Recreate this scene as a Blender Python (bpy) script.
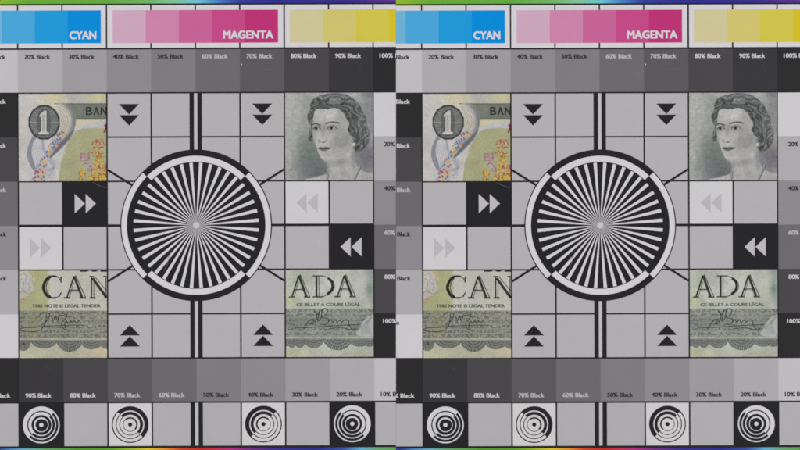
import bpy, bmesh, math, random
import numpy as np

random.seed(7); rng = np.random.default_rng(11)
sc = bpy.context.scene
for o in list(bpy.data.objects): bpy.data.objects.remove(o)
COL = sc.collection

# ------------------------------------------------------------------ camera, light, exposure
S = 0.0004                       # metres per chart unit (one banknote clipping is about 35 mm square)
BOARD = 5.0                      # board thickness in chart units (2 mm card)
LENS = 85.0
DIST = 800 * S * LENS / 36.0
cam_d = bpy.data.cameras.new('camera'); cam = bpy.data.objects.new('camera', cam_d); COL.objects.link(cam)
cam_d.lens = LENS; cam_d.sensor_width = 36.0; cam_d.clip_start = 0.02; cam_d.clip_end = 50
cam.location = (0, 0, BOARD * S + DIST)
cam_d.dof.use_dof = True; cam_d.dof.focus_distance = DIST - 0.0052; cam_d.dof.aperture_fstop = 2.8
sc.camera = cam
world = bpy.data.worlds.new('World'); sc.world = world; world.use_nodes = True
world.node_tree.nodes['Background'].inputs[0].default_value = (1, 1, 1, 1)
world.node_tree.nodes['Background'].inputs[1].default_value = 0.07
def softbox(name, loc, size, power, col):
    d = bpy.data.lights.new(name, 'AREA'); d.energy = power; d.shape = 'RECTANGLE'; d.size = size[0]; d.size_y = size[1]; d.color = col
    o = bpy.data.objects.new(name, d); COL.objects.link(o); o.location = loc
    from mathutils import Vector
    o.rotation_euler = (Vector((0, 0, 0)) - Vector(loc)).to_track_quat('-Z', 'Y').to_euler()
    return o
softbox('softbox_lamp', (-1.25, 0.12, 1.15), (0.6, 0.9), 16.3, (1.0, 0.985, 1.0))
softbox('softbox_lamp', (1.25, 0.12, 1.15), (0.6, 0.9), 16.7, (1.0, 0.985, 1.0))
vs = sc.view_settings; vs.view_transform = 'Standard'; vs.look = 'None'; vs.gamma = 1; vs.use_curve_mapping = False; vs.exposure = 0
sc.render.engine = 'CYCLES'; sc.cycles.filter_width = 1.7

K = 0.80                         # share of the light the white paper sends back at this exposure
def lin(c):
    a = np.asarray(c, float) / 255.0
    return np.where(a <= 0.04045, a / 12.92, ((a + 0.055) / 1.055) ** 2.4) / K

# ------------------------------------------------------------------ materials
def ink_nodes(m, col_socket_src=None, rgb=None, mottle=0.05, rough=0.62, bump=0.10, cell=1200.0, spec=0.08):
    nt = m.node_tree; N = nt.nodes; L = nt.links
    b = N['Principled BSDF']; b.inputs['Roughness'].default_value = rough
    b.inputs['Specular IOR Level'].default_value = spec
    tc = N.new('ShaderNodeTexCoord')
    n1 = N.new('ShaderNodeTexNoise'); n1.inputs['Scale'].default_value = cell; n1.inputs['Detail'].default_value = 4
    n2 = N.new('ShaderNodeTexNoise'); n2.inputs['Scale'].default_value = 70; n2.inputs['Detail'].default_value = 3
    L.new(tc.outputs['Object'], n1.inputs['Vector']); L.new(tc.outputs['Object'], n2.inputs['Vector'])
    add = N.new('ShaderNodeMath'); add.operation = 'ADD'
    L.new(n1.outputs['Fac'], add.inputs[0]); L.new(n2.outputs['Fac'], add.inputs[1])
    mr = N.new('ShaderNodeMapRange'); mr.inputs['From Min'].default_value = 0.6; mr.inputs['From Max'].default_value = 1.4
    mr.inputs['To Min'].default_value = 1 - mottle; mr.inputs['To Max'].default_value = 1 + mottle
    L.new(add.outputs[0], mr.inputs['Value'])
    mul = N.new('ShaderNodeVectorMath'); mul.operation = 'SCALE'
    if col_socket_src is None:
        c = N.new('ShaderNodeRGB'); c.outputs[0].default_value = (*rgb, 1); L.new(c.outputs[0], mul.inputs[0])
    else:
        L.new(col_socket_src, mul.inputs[0])
    L.new(mr.outputs[0], mul.inputs['Scale']); L.new(mul.outputs[0], b.inputs['Base Color'])
    bp = N.new('ShaderNodeBump'); bp.inputs['Strength'].default_value = bump; bp.inputs['Distance'].default_value = 0.00005
    L.new(n1.outputs['Fac'], bp.inputs['Height']); L.new(bp.outputs[0], b.inputs['Normal'])
    return b
MC = {}
def ink(srgb, name=None, **k):
    key = tuple(srgb)
    if key not in MC:
        m = bpy.data.materials.new(name or 'ink_%02x%02x%02x' % tuple(int(v) for v in srgb)); m.use_nodes = True
        ink_nodes(m, rgb=tuple(lin(srgb)), mottle=k.pop('mottle', 0.028), **k); MC[key] = m
    return MC[key]
def print_material():
    m = bpy.data.materials.new('engraved_print'); m.use_nodes = True
    a = m.node_tree.nodes.new('ShaderNodeVertexColor'); a.layer_name = 'print'
    ink_nodes(m, col_socket_src=a.outputs['Color'], mottle=0.10, rough=0.8, bump=0.25, cell=2200, spec=0.08)
    return m
PRINT = print_material()
BLACK = (36, 36, 38); GREY = (176, 174, 177); WHITE = (202, 200, 202); STRIP = (208, 206, 208)
STEP = {0: WHITE, 10: (189, 187, 189), 20: (171, 169, 172), 30: (156, 154, 158), 40: (139, 137, 141), 50: (125, 123, 127),
        60: (107, 105, 108), 70: (90, 88, 91), 80: (72, 70, 73), 90: (56, 55, 57), 100: (43, 43, 44)}
CYANS = [(150, 188, 206), (110, 177, 210), (72, 163, 212), (30, 150, 212), (0, 137, 212)]
MAGS = [(201, 164, 186), (201, 130, 167), (197, 98, 148), (192, 72, 131), (185, 50, 114)]
YELS = [(203, 196, 150), (204, 193, 110), (204, 192, 74), (207, 187, 40), (210, 184, 20)]

# ------------------------------------------------------------------ geometry helpers (chart units, centre of the wheel = 0,0, +v is up)
TH = math.radians(0.215); CT, ST = math.cos(TH), math.sin(TH)
CW, CH = 44.42, 44.2
def rot(u, v): return (u * CT - v * ST, u * ST + v * CT)
def unrot(x, y): return (x * CT + y * ST, -x * ST + y * CT)
def clip_x(poly, xmin, xmax):
    for sgn, lim in ((1, xmin), (-1, -xmax)):
        out = []
        for i in range(len(poly)):
            a, b = poly[i - 1], poly[i]
            ia, ib = sgn * a[0] >= lim, sgn * b[0] >= lim
            if ia != ib:
                t = (sgn * lim - a[0]) / (b[0] - a[0]); out.append((sgn * lim, a[1] + t * (b[1] - a[1])))
            if ib: out.append(b)
        poly = out
        if len(poly) < 3: return []
    return poly
class Chart: pass
CUR = Chart()
CACHE = {}
def link(name, me, mat, parent):
    if len(me.materials) == 0: me.materials.append(mat)
    o = bpy.data.objects.new(name, me); COL.objects.link(o); o.parent = parent
    return o
def piece(name, polys, z0, z1, mat, parent, key=None):
    """a thin slab of one or several outlines, printed square to the chart and trimmed at the card's edges"""
    allp = [[rot(*p) for p in poly] for poly in polys]
    inside = all(-199 < p[0] < 199 for q in allp for p in q)
    ck = None
    if inside:
        ck = (name, round(z0, 3), round(z1, 3), mat.name, tuple(tuple((round(a, 3), round(b, 3)) for a, b in q) for q in allp))
        if ck in CACHE: return link(name, CACHE[ck], mat, parent)
    bm = bmesh.new()
    for q in allp:
        if not inside: q = clip_x(q, CUR.xmin, CUR.xmax)
        if len(q) < 3: continue
        area = sum(q[i - 1][0] * q[i][1] - q[i][0] * q[i - 1][1] for i in range(len(q)))
        if area < 0: q = q[::-1]
        top = [bm.verts.new((a * S, b * S, z1 * S)) for a, b in q]
        bot = [bm.verts.new((a * S, b * S, z0 * S)) for a, b in q]
        bm.faces.new(top)
        n = len(q)
        for i in range(n):
            j = (i + 1) % n
            bm.faces.new((bot[i], bot[j], top[j], top[i]))
    if not bm.faces: bm.free(); return None
    me = bpy.data.meshes.new(name); bm.to_mesh(me); bm.free()
    if ck: CACHE[ck] = me
    return link(name, me, mat, parent)
def rect(a, b, c, d): return [(a, c), (b, c), (b, d), (a, d)]
def circle(cx, cy, r, n=96): return [(cx + r * math.cos(2 * math.pi * i / n), cy + r * math.sin(2 * math.pi * i / n)) for i in range(n)]
def arc_band(cx, cy, r0, r1, a0, a1, n=48):
    A = [math.radians(a0 + (a1 - a0) * i / n) for i in range(n + 1)]
    return [[(cx + r0 * math.cos(A[i]), cy + r0 * math.sin(A[i])), (cx + r1 * math.cos(A[i]), cy + r1 * math.sin(A[i])),
             (cx + r1 * math.cos(A[i + 1]), cy + r1 * math.sin(A[i + 1])), (cx + r0 * math.cos(A[i + 1]), cy + r0 * math.sin(A[i + 1]))] for i in range(n)]
def band_poly(cx, cy, r0, r1, a0, a1, n=48):
    A = [math.radians(a0 + (a1 - a0) * i / n) for i in range(n + 1)]
    return [(cx + r1 * math.cos(t), cy + r1 * math.sin(t)) for t in A] + [(cx + r0 * math.cos(t), cy + r0 * math.sin(t)) for t in reversed(A)]
def smooth(pts, k=8):
    """Catmull-Rom through the points"""
    P = [np.array(p, float) for p in pts]; out = []
    for i in range(len(P) - 1):
        a = P[max(i - 1, 0)]; b = P[i]; c = P[i + 1]; d = P[min(i + 2, len(P) - 1)]
        for j in range(k):
            t = j / k
            out.append(0.5 * ((2 * b) + (c - a) * t + (2 * a - 5 * b + 4 * c - d) * t * t + (3 * b - a - 3 * c + d) * t ** 3))
    out.append(P[-1]); return [tuple(p) for p in out]
def closed(pts, k=6):
    P = [np.array(p, float) for p in pts]; n = len(P); out = []
    for i in range(n):
        a, b, c, d = P[i - 1], P[i], P[(i + 1) % n], P[(i + 2) % n]
        for j in range(k):
            t = j / k
            out.append(0.5 * ((2 * b) + (c - a) * t + (2 * a - 5 * b + 4 * c - d) * t * t + (3 * b - a - 3 * c + d) * t ** 3))
    return [tuple(p) for p in out]
def ribbon(pts, w, taper=False):
    """polyline -> one outline of width w"""
    P = [np.array(p, float) for p in pts]; Lp, Rp = [], []
    n = len(P)
    for i in range(n):
        t = P[min(i + 1, n - 1)] - P[max(i - 1, 0)]; t /= (np.linalg.norm(t) + 1e-9); nn = np.array((-t[1], t[0]))
        ww = w * 0.5 * ((0.45 + 0.55 * math.sin(math.pi * i / (n - 1))) if taper else 1)
        Lp.append(tuple(P[i] + nn * ww)); Rp.append(tuple(P[i] - nn * ww))
    return [[Lp[i], Lp[i + 1], Rp[i + 1], Rp[i]] for i in range(n - 1)]

# ---- lettering
TXT = {}
def glyphs(s, bold):
    if (s, bold) in TXT: return TXT[(s, bold)]
    cu = bpy.data.curves.new('lettering', 'FONT'); cu.body = s; cu.size = 1; cu.offset = bold; cu.resolution_u = 3
    cu.fill_mode = 'FRONT' if hasattr(cu, 'fill_mode') else None
    o = bpy.data.objects.new('lettering', cu); COL.objects.link(o)
    dg = bpy.context.evaluated_depsgraph_get(); me = bpy.data.meshes.new_from_object(o.evaluated_get(dg))
    V = np.array([v.co[:2] for v in me.vertices]); F = [tuple(p.vertices) for p in me.polygons]
    bpy.data.objects.remove(o); bpy.data.curves.remove(cu); bpy.data.meshes.remove(me)
    TXT[(s, bold)] = (V, F); return V, F
def lettering(s, u, v, width, cap, z, mat, parent, align='L', bold=0.0, name='lettering', fat=0.23):
    """text with its baseline at v; width sets the whole run, cap the capital height"""
    V, F = glyphs(s, bold); H, _ = glyphs('H', bold)
    x0, x1 = V[:, 0].min(), V[:, 0].max(); h = H[:, 1].max() - H[:, 1].min()
    sx = width / (x1 - x0); sy = cap / h
    off = {'L': 0, 'R': -width, 'C': -width / 2}[align]
    sx = (width - 2 * fat) / (x1 - x0); off += fat
    shifts = [(-fat, -fat * .4), (fat, fat * .4), (-fat, fat * .4), (fat, -fat * .4), (0, 0)] if fat else [(0, 0)]
    P = [rot(u + off + dx + (a - x0) * sx, v + dy + (b - H[:, 1].min()) * sy) for dx, dy in shifts for a, b in V]
    Z = [z + 0.004 * i for i in range(len(shifts)) for _ in V]
    F = [tuple(j + len(V) * i for j in f) for i in range(len(shifts)) for f in F]
    key = None
    if all(-199 < p[0] < 199 for p in P):
        key = ('txt', s, round(u, 2), round(v, 2), mat.name)
        if key in CACHE: return link(name, CACHE[key], mat, parent)
    bm = bmesh.new(); vs_ = [bm.verts.new((a * S, b * S, zz * S)) for (a, b), zz in zip(P, Z)]
    for f in F:
        try: bm.faces.new([vs_[i] for i in f])
        except ValueError: pass
    if not key:
        for lim, d in ((CUR.xmin, -1), (CUR.xmax, 1)):
            bmesh.ops.bisect_plane(bm, geom=bm.verts[:] + bm.edges[:] + bm.faces[:], plane_co=(lim * S, 0, 0), plane_no=(d, 0, 0), clear_outer=True)
    bmesh.ops.recalc_face_normals(bm, faces=bm.faces[:])
    if bm.faces and bm.faces[0].normal.z < 0: bmesh.ops.reverse_faces(bm, faces=bm.faces[:])
    if not bm.faces: bm.free(); return None
    me = bpy.data.meshes.new(name); bm.to_mesh(me); bm.free()
    if key: CACHE[key] = me
    return link(name, me, mat, parent)

# ------------------------------------------------------------------ banknote prints: drawn as ink on a fine grid of the paper
# drawing frame of a clipping: 4.79 units per chart unit, origin at its own corner
ZF = 4.79
class Note:
    def __init__(s, fx, fy, box, n=255):
        s.fx, s.fy = fx, fy                                   # frame corner in chart space (x right, y down), relative to the wheel's centre
        s.box = box; s.n = n
        us = np.linspace(box[0], box[1], n + 1); vs_ = np.linspace(box[2], box[3], n + 1)
        s.U, s.V = np.meshgrid(us, vs_)
        x = s.U * CT - s.V * ST; y = s.U * ST + s.V * CT
        s.X = (x - fx) * ZF; s.Y = (-y - fy) * ZF
        s.C = np.zeros(s.X.shape + (3,))
    def uv(s, zx, zy): return unrot(s.fx + zx / ZF, -(s.fy + zy / ZF))
    def pts(s, P): return [s.uv(*p) for p in P]
    def fill(s, c, a=1.0):
        a = np.asarray(a, float)
        if a.ndim == 0: a = np.full(s.X.shape, float(a))
        s.C = s.C * (1 - a[..., None]) + np.asarray(c, float) * a[..., None]
    def seg(s, P):
        D = np.full(s.X.shape, 1e9)
        for (x0, y0), (x1, y1) in zip(P[:-1], P[1:]):
            dx, dy = x1 - x0, y1 - y0; l2 = dx * dx + dy * dy + 1e-9
            t = np.clip(((s.X - x0) * dx + (s.Y - y0) * dy) / l2, 0, 1)
            D = np.minimum(D, (s.X - x0 - t * dx) ** 2 + (s.Y - y0 - t * dy) ** 2)
        return np.sqrt(D)
    def stroke(s, P, w, c, a=1.0, soft=2.0):
        s.fill(c, a * np.clip((w / 2 + soft / 2 - s.seg(P)) / soft, 0, 1))
    def poly(s, P, soft=3.0):
        ins = np.zeros(s.X.shape, bool); n = len(P)
        for i in range(n):
            x0, y0 = P[i - 1]; x1, y1 = P[i]
            c = ((y0 > s.Y) != (y1 > s.Y))
            with np.errstate(divide='ignore', invalid='ignore'):
                xi = (x1 - x0) * (s.Y - y0) / (y1 - y0 + 1e-12) + x0
            ins ^= c & (s.X < xi)
        d = s.seg(list(P) + [P[0]]); d = np.where(ins, d, -d)
        return np.clip(0.5 + d / soft, 0, 1)
    def blob(s, x, y, rx, ry=None, p=1.0):
        ry = ry or rx
        return np.exp(-(((s.X - x) / rx) ** 2 + ((s.Y - y) / ry) ** 2) * p)
    def ell(s, x, y, rx, ry, soft=3.0):
        r = np.sqrt(((s.X - x) / rx) ** 2 + ((s.Y - y) / ry) ** 2)
        return np.clip(0.5 + (1 - r) * min(rx, ry) / soft, 0, 1)
    def noise(s, cell, seed=0):
        g = np.random.default_rng(seed); gx = s.X / cell + 50; gy = s.Y / cell + 50
        T = g.random((400, 400)); ix = np.floor(gx).astype(int); iy = np.floor(gy).astype(int)
        fx = gx - ix; fy = gy - iy; fx = fx * fx * (3 - 2 * fx); fy = fy * fy * (3 - 2 * fy)
        ix %= 398; iy %= 398
        return (T[iy, ix] * (1 - fx) + T[iy, ix + 1] * fx) * (1 - fy) + (T[iy + 1, ix] * (1 - fx) + T[iy + 1, ix + 1] * fx) * fy
    def shade(s, f): s.C = s.C * np.asarray(f)[..., None]
    def grade(s, f): s.C = s.C * np.asarray(f, float)
    def mesh(s, name, mask, z, skirt=False):
        n = s.n; key = np.asarray(mask[:-1, :-1] | mask[1:, :-1] | mask[:-1, 1:] | mask[1:, 1:])
        idx = np.arange((n + 1) * (n + 1)).reshape(n + 1, n + 1)
        q = np.stack([idx[:-1, :-1], idx[:-1, 1:], idx[1:, 1:], idx[1:, :-1]], -1)[key]
        used = np.unique(q); remap = np.full(idx.size, -1); remap[used] = np.arange(len(used))
        x = s.U * CT - s.V * ST; y = s.U * ST + s.V * CT
        P = np.stack([x, y, np.full(x.shape, z)], -1).reshape(-1, 3)[used] * S
        C = np.clip(s.C, 0, 255).reshape(-1, 3)[used]
        F = remap[q]; nv = len(P)
        if skirt:
            ring = list(idx[0, :]) + list(idx[1:, -1]) + list(idx[-1, -2::-1]) + list(idx[-2:0:-1, 0])
            r = remap[np.array(ring)]; base = P[r].copy(); base[:, 2] = BOARD * S
            P = np.concatenate([P, base]); C = np.concatenate([C, C[r]]); k = len(r)
            b = nv + np.arange(k); F = np.concatenate([F, np.stack([r, b, np.roll(b, -1), np.roll(r, -1)], -1)])
        me = bpy.data.meshes.new(name); me.from_pydata(P.tolist(), [], F.tolist()); me.update()
        at = me.color_attributes.new('print', 'FLOAT_COLOR', 'POINT')
        L4 = np.ones((len(P), 4)); L4[:, :3] = lin(C); at.data.foreach_set('color', L4.ravel().astype(np.float32))
        me.materials.append(PRINT); return me
g = 0.65
NB = {'tl': (-4 * CW + g, -2 * CW - g, CH + 0.6, 3 * CH - 0.6), 'tr': (2 * CW + g, 4 * CW - g, CH + 0.6, 3 * CH - 0.6),
      'bl': (-4 * CW + g, -2 * CW - g, -3 * CH + 0.6, -CH - 0.6), 'br': (2 * CW + g, 4 * CW - g, -3 * CH + 0.6, -CH - 0.6)}
FX = {'tl': (419 - 600.1, 90 - 225.3), 'tr': (685 - 600.1, 90 - 225.3), 'bl': (419 - 600.1, 266 - 225.3), 'br': (685 - 600.1, 266 - 225.3)}
NOTES = {}

def paint_numeral():
    n = Note(*FX['tl'], NB['tl']); X, Y = n.X, n.Y
    n.fill((205, 203, 198))
    n.fill((216, 209, 166), 0.8 * n.blob(185, 35, 75, 55))
    n.fill((190, 192, 182), n.poly([(240, 0), (262, 62), (460, 62), (460, 0)], 14) * 0.9)
    n.fill((212, 206, 150), 0.8 * n.blob(400, 35, 60, 25))
    n.fill((206, 203, 170), n.poly([(215, 138), (460, 138), (460, 190), (215, 190)], 12) * 0.8)
    n.fill((214, 205, 148), 0.7 * n.blob(265, 160, 45, 18))
    n.fill((192, 198, 208), n.poly(closed([(290, 185), (340, 164), (400, 156), (460, 150), (460, 176), (400, 180), (320, 196), (280, 210)]), 8) * 0.8)
    field = n.poly([(460, 184), (380, 182), (318, 186), (284, 206), (258, 242), (236, 290), (218, 350), (206, 460), (460, 460)], 5)
    n.fill((178, 178, 136), field)
    n.fill((168, 172, 140), field * (np.sin(X * 0.9 + Y * 0.5) > 0.3) * 0.35)
    n.fill((206, 204, 196), n.poly([(206, 450), (218, 350), (244, 300), (222, 290), (190, 350), (170, 450)], 10) * 0.7)
    # banner
    ban = n.poly([(190, 64), (460, 64), (460, 138), (290, 138), (275, 90), (230, 72)], 3)
    n.fill((128, 134, 122), ban)
    n.fill((96, 102, 94), ban * (np.sin(Y * 1.35) > 0.1) * 0.4)
    n.fill((150, 154, 140), ban * n.blob(315, 100, 26, 26) * 0.7)
    n.fill((96, 102, 92), ban * np.clip((np.sin(X * 0.8) * np.sin(Y * 0.8)) * 2, 0, 1) * n.blob(318, 100, 30, 24) * 0.9)
    n.stroke([(190, 66), (460, 66)], 3, (92, 98, 90)); n.stroke([(288, 137), (460, 137)], 3, (86, 92, 86))
    # guilloche ribbon: an upper lobe on the right of the numeral, a lower one on its left
    up = n.poly(closed([(196, 70), (240, 64), (278, 90), (291, 140), (285, 185), (258, 232), (215, 280), (168, 322), (150, 310), (190, 262), (216, 215), (222, 150), (212, 100)]), 4)
    n.fill((206, 203, 186), up)
    d1 = np.hypot((X - 190) / 1.0, (Y - 150) / 1.12)
    n.fill((132, 136, 138), up * (np.sin(d1 * 0.62) > 0.25) * 0.38)
    n.fill((116, 121, 126), up * np.clip((d1 - 72) / 22, 0, 1) * 0.85)
    n.fill((104, 110, 116), n.poly(closed([(285, 190), (262, 236), (212, 290), (165, 330), (150, 312), (200, 275), (240, 232)]), 4) * 0.75)
    lo = n.poly(closed([(90, 215), (66, 262), (58, 315), (74, 362), (104, 400), (140, 420), (180, 418), (198, 388), (190, 352), (160, 318), (140, 290), (128, 240)]), 4)
    n.fill((208, 207, 206), lo)
    d2 = np.hypot((X - 165) / 1.0, (Y - 340) / 1.25)
    n.fill((140, 146, 158), lo * (np.sin(d2 * 0.72) > 0.35) * 0.4)
    n.fill((130, 134, 142), n.poly(closed([(92, 214), (66, 262), (58, 315), (76, 366), (104, 400), (92, 350), (80, 300), (88, 250), (110, 225)]), 4) * 0.8)
    for k in range(5):
        n.stroke(smooth([(128 + k * 2, 236), (134 + k * 3, 290), (160 + k * 5, 330), (188 + k * 2 - 6, 372), (176 - k * 9, 404 - k * 6)]), 1.5, (112, 124, 152), 0.6)
    # red, blue and yellow flecks woven down the ribbon
    fl = n.poly(closed([(205, 200), (252, 205), (232, 232), (190, 290), (160, 330), (150, 380), (140, 440), (84, 440), (98, 380), (120, 340), (146, 300), (172, 250)]), 6)
    n.fill((205, 200, 188), fl * 0.6)
    a = math.radians(-58); wx, wy = X + 12 * (n.noise(24, 81) - 0.5), Y + 12 * (n.noise(24, 82) - 0.5); p = wx * math.cos(a) - wy * math.sin(a); q = wx * math.sin(a) + wy * math.cos(a)
    ci = np.floor(p / 19.0).astype(int); cj = np.floor(q / 14.0 + 0.5 * (ci % 2)).astype(int)
    lp = p / 19.0 - ci - 0.5; lq = q / 14.0 + 0.5 * (ci % 2) - cj - 0.5
    dash = np.clip((0.46 - np.maximum(np.abs(lp) * 1.05, np.abs(lq) * 1.15)) * 9, 0, 1) * fl
    h = (ci * 7 + cj * 13 + (ci * cj) % 5) % 4
    for i, c in enumerate([(190, 70, 76), (92, 110, 158), (204, 180, 100), (112, 124, 158)]):
        n.fill(c, dash * (h == i) * 0.8)
    # medallion
    med = [(140 + 77 * math.cos(math.radians(15 + 30 * k)), 155 + 85 * math.sin(math.radians(15 + 30 * k))) for k in range(12)]
    mm = n.poly(med, 3)
    r = np.hypot((X - 140) / 77, (Y - 155) / 85); th = np.arctan2(Y - 155, X - 140)
    n.fill((112, 116, 113), mm)
    n.fill((150, 154, 150), mm * np.clip(np.sin(th * 24 + r * 9) * np.sin(r * 34) * 2.2, 0, 1) * (r < 0.86) * 0.75)
    n.fill((60, 63, 62), mm * np.clip((r - 0.86) / 0.05, 0, 1))
    n.fill((172, 174, 170), np.clip(1.4 - n.seg([(72, 156), (208, 156)]) / 1.6, 0, 1) * mm * 0.85)
    n.fill((165, 168, 164), np.clip(1.4 - n.seg([(84, 96), (196, 216)]) / 1.6, 0, 1) * mm * 0.5)
    n.fill((165, 168, 164), np.clip(1.4 - n.seg([(196, 96), (84, 216)]) / 1.6, 0, 1) * mm * 0.5)
    n.fill((62, 66, 66), n.ell(138, 156, 34, 66) * 0.4)
    one = [(118, 118), (140, 98), (152, 98), (152, 198), (164, 204), (164, 214), (112, 214), (112, 204), (126, 198), (126, 128), (118, 130)]
    n.fill((52, 55, 55), n.poly([(x + (x - 138) * 0.14, y + (y - 156) * 0.06) for x, y in one], 4))
    n.fill((205, 205, 198), n.poly(one, 3)); n.fill((150, 153, 150), n.poly([(132, 122), (143, 114), (143, 200), (132, 200)], 3) * 0.55)
    # painted crest: crown, helm, shield, standard, and a small beast beside it
    red, gold, vio, pink = (164, 84, 74), (212, 184, 84), (150, 116, 158), (206, 150, 150)
    crest = np.zeros(X.shape)
    def lay(c, al):
        nonlocal crest; n.fill(c, al); crest = np.maximum(crest, al)
    lay((204, 190, 128), n.poly(closed([(372, 246), (398, 232), (426, 246), (422, 280), (376, 280)]), 4) * 0.7)
    for P in ([(374, 262), (380, 244), (396, 240), (400, 260)], [(400, 260), (404, 240), (420, 244), (426, 262)], [(386, 262), (398, 246), (412, 262)]):
        lay(red, np.clip((3.2 - n.seg(smooth(P))) / 2, 0, 1) * 0.9)
    lay(red, np.clip((3.6 - n.seg([(376, 274), (424, 274)])) / 2, 0, 1)); lay(gold, np.clip((2.6 - n.seg([(378, 281), (422, 281)])) / 2, 0, 1))
    lay((190, 90, 70), n.ell(400, 238, 5, 5))
    lay((214, 186, 96), n.poly(closed([(366, 296), (392, 290), (420, 298), (424, 322), (400, 330), (384, 318), (370, 312)]), 4) * 0.8)
    lay((120, 70, 90), np.clip((2.6 - n.seg(smooth([(366, 296), (382, 306), (396, 296), (410, 306), (424, 300)]))) / 2, 0, 1) * 0.9)
    lay((150, 90, 60), np.clip((2.4 - n.seg(smooth([(376, 316), (398, 322), (420, 316)]))) / 2, 0, 1) * 0.8)
    lay(gold, n.poly(closed([(388, 328), (412, 328), (426, 352), (424, 372), (440, 384), (442, 440), (360, 440), (362, 396), (376, 372), (380, 348)]), 4))
    lay((186, 128, 60), np.clip((2.6 - n.seg(smooth([(378, 376), (398, 384), (424, 374)]))) / 2, 0, 1))
    for k in range(4): lay((176, 112, 56), np.clip((2.2 - n.seg([(372, 398 + 11 * k), (436, 396 + 11 * k)])) / 2, 0, 1) * 0.8)
    lay((180, 84, 60), np.clip((2.2 - n.seg([(402, 388), (402, 438)])) / 2, 0, 1) * 0.8)
    lay((222, 194, 104), n.ell(402, 360, 12, 10) * 0.8)
    lay((184, 60, 110), n.blob(438, 372, 8, 14) * 0.9); lay(vio, n.blob(364, 380, 14, 10) * 0.7)
    for P in ([(316, 304), (352, 304), (352, 338), (316, 338), (316, 304)], [(316, 322), (352, 322)], [(334, 304), (334, 338)], [(356, 296), (356, 350)]):
        lay((158, 108, 150), np.clip((2.8 - n.seg(P)) / 2, 0, 1) * 0.85)
    lay((196, 156, 180), n.poly([(318, 306), (350, 306), (350, 336), (318, 336)], 4) * 0.45)
    lay((196, 190, 196), n.blob(350, 366, 18, 14) * 0.8); lay((140, 110, 170), np.clip((2.6 - n.seg(smooth([(326, 360), (342, 350), (360, 362), (366, 378), (352, 388)]))) / 2, 0, 1) * 0.8)
    lay(gold, n.poly(closed([(318, 378), (336, 384), (338, 402), (330, 416), (338, 436), (308, 436), (316, 414), (306, 400), (308, 384)]), 4))
    lay((150, 110, 70), np.clip((2.2 - n.seg(smooth([(318, 378), (306, 392), (312, 410), (304, 430)]))) / 2, 0, 1) * 0.8)
    lay((160, 120, 60), np.clip((2.2 - n.seg(smooth([(338, 388), (332, 404), (340, 420)]))) / 2, 0, 1) * 0.7)
    n.fill((150, 84, 64), crest * np.clip((n.noise(5.5, 71) - 0.60) * 9, 0, 1) * 0.75)
    n.fill((196, 190, 150), crest * np.clip((n.noise(6.5, 72) - 0.63) * 9, 0, 1) * 0.8)
    n.fill((128, 100, 140), crest * np.clip((n.noise(7.5, 73) - 0.74) * 9, 0, 1) * 0.8)
    n.fill((150, 40, 56), n.poly([(424, 205), (432, 180), (426, 168), (440, 160), (446, 160), (446, 205), (438, 205), (438, 192), (430, 205)], 4) * 0.9)
    n.grade((0.915, 0.91, 0.915)); n.shade(0.95 + 0.10 * n.noise(4, 1)); n.shade(0.97 + 0.06 * n.noise(40, 2))
    return n, [('medallion', mm > 0.5), ('crest', (crest > 0.35) & (mm < 0.5))]

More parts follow.
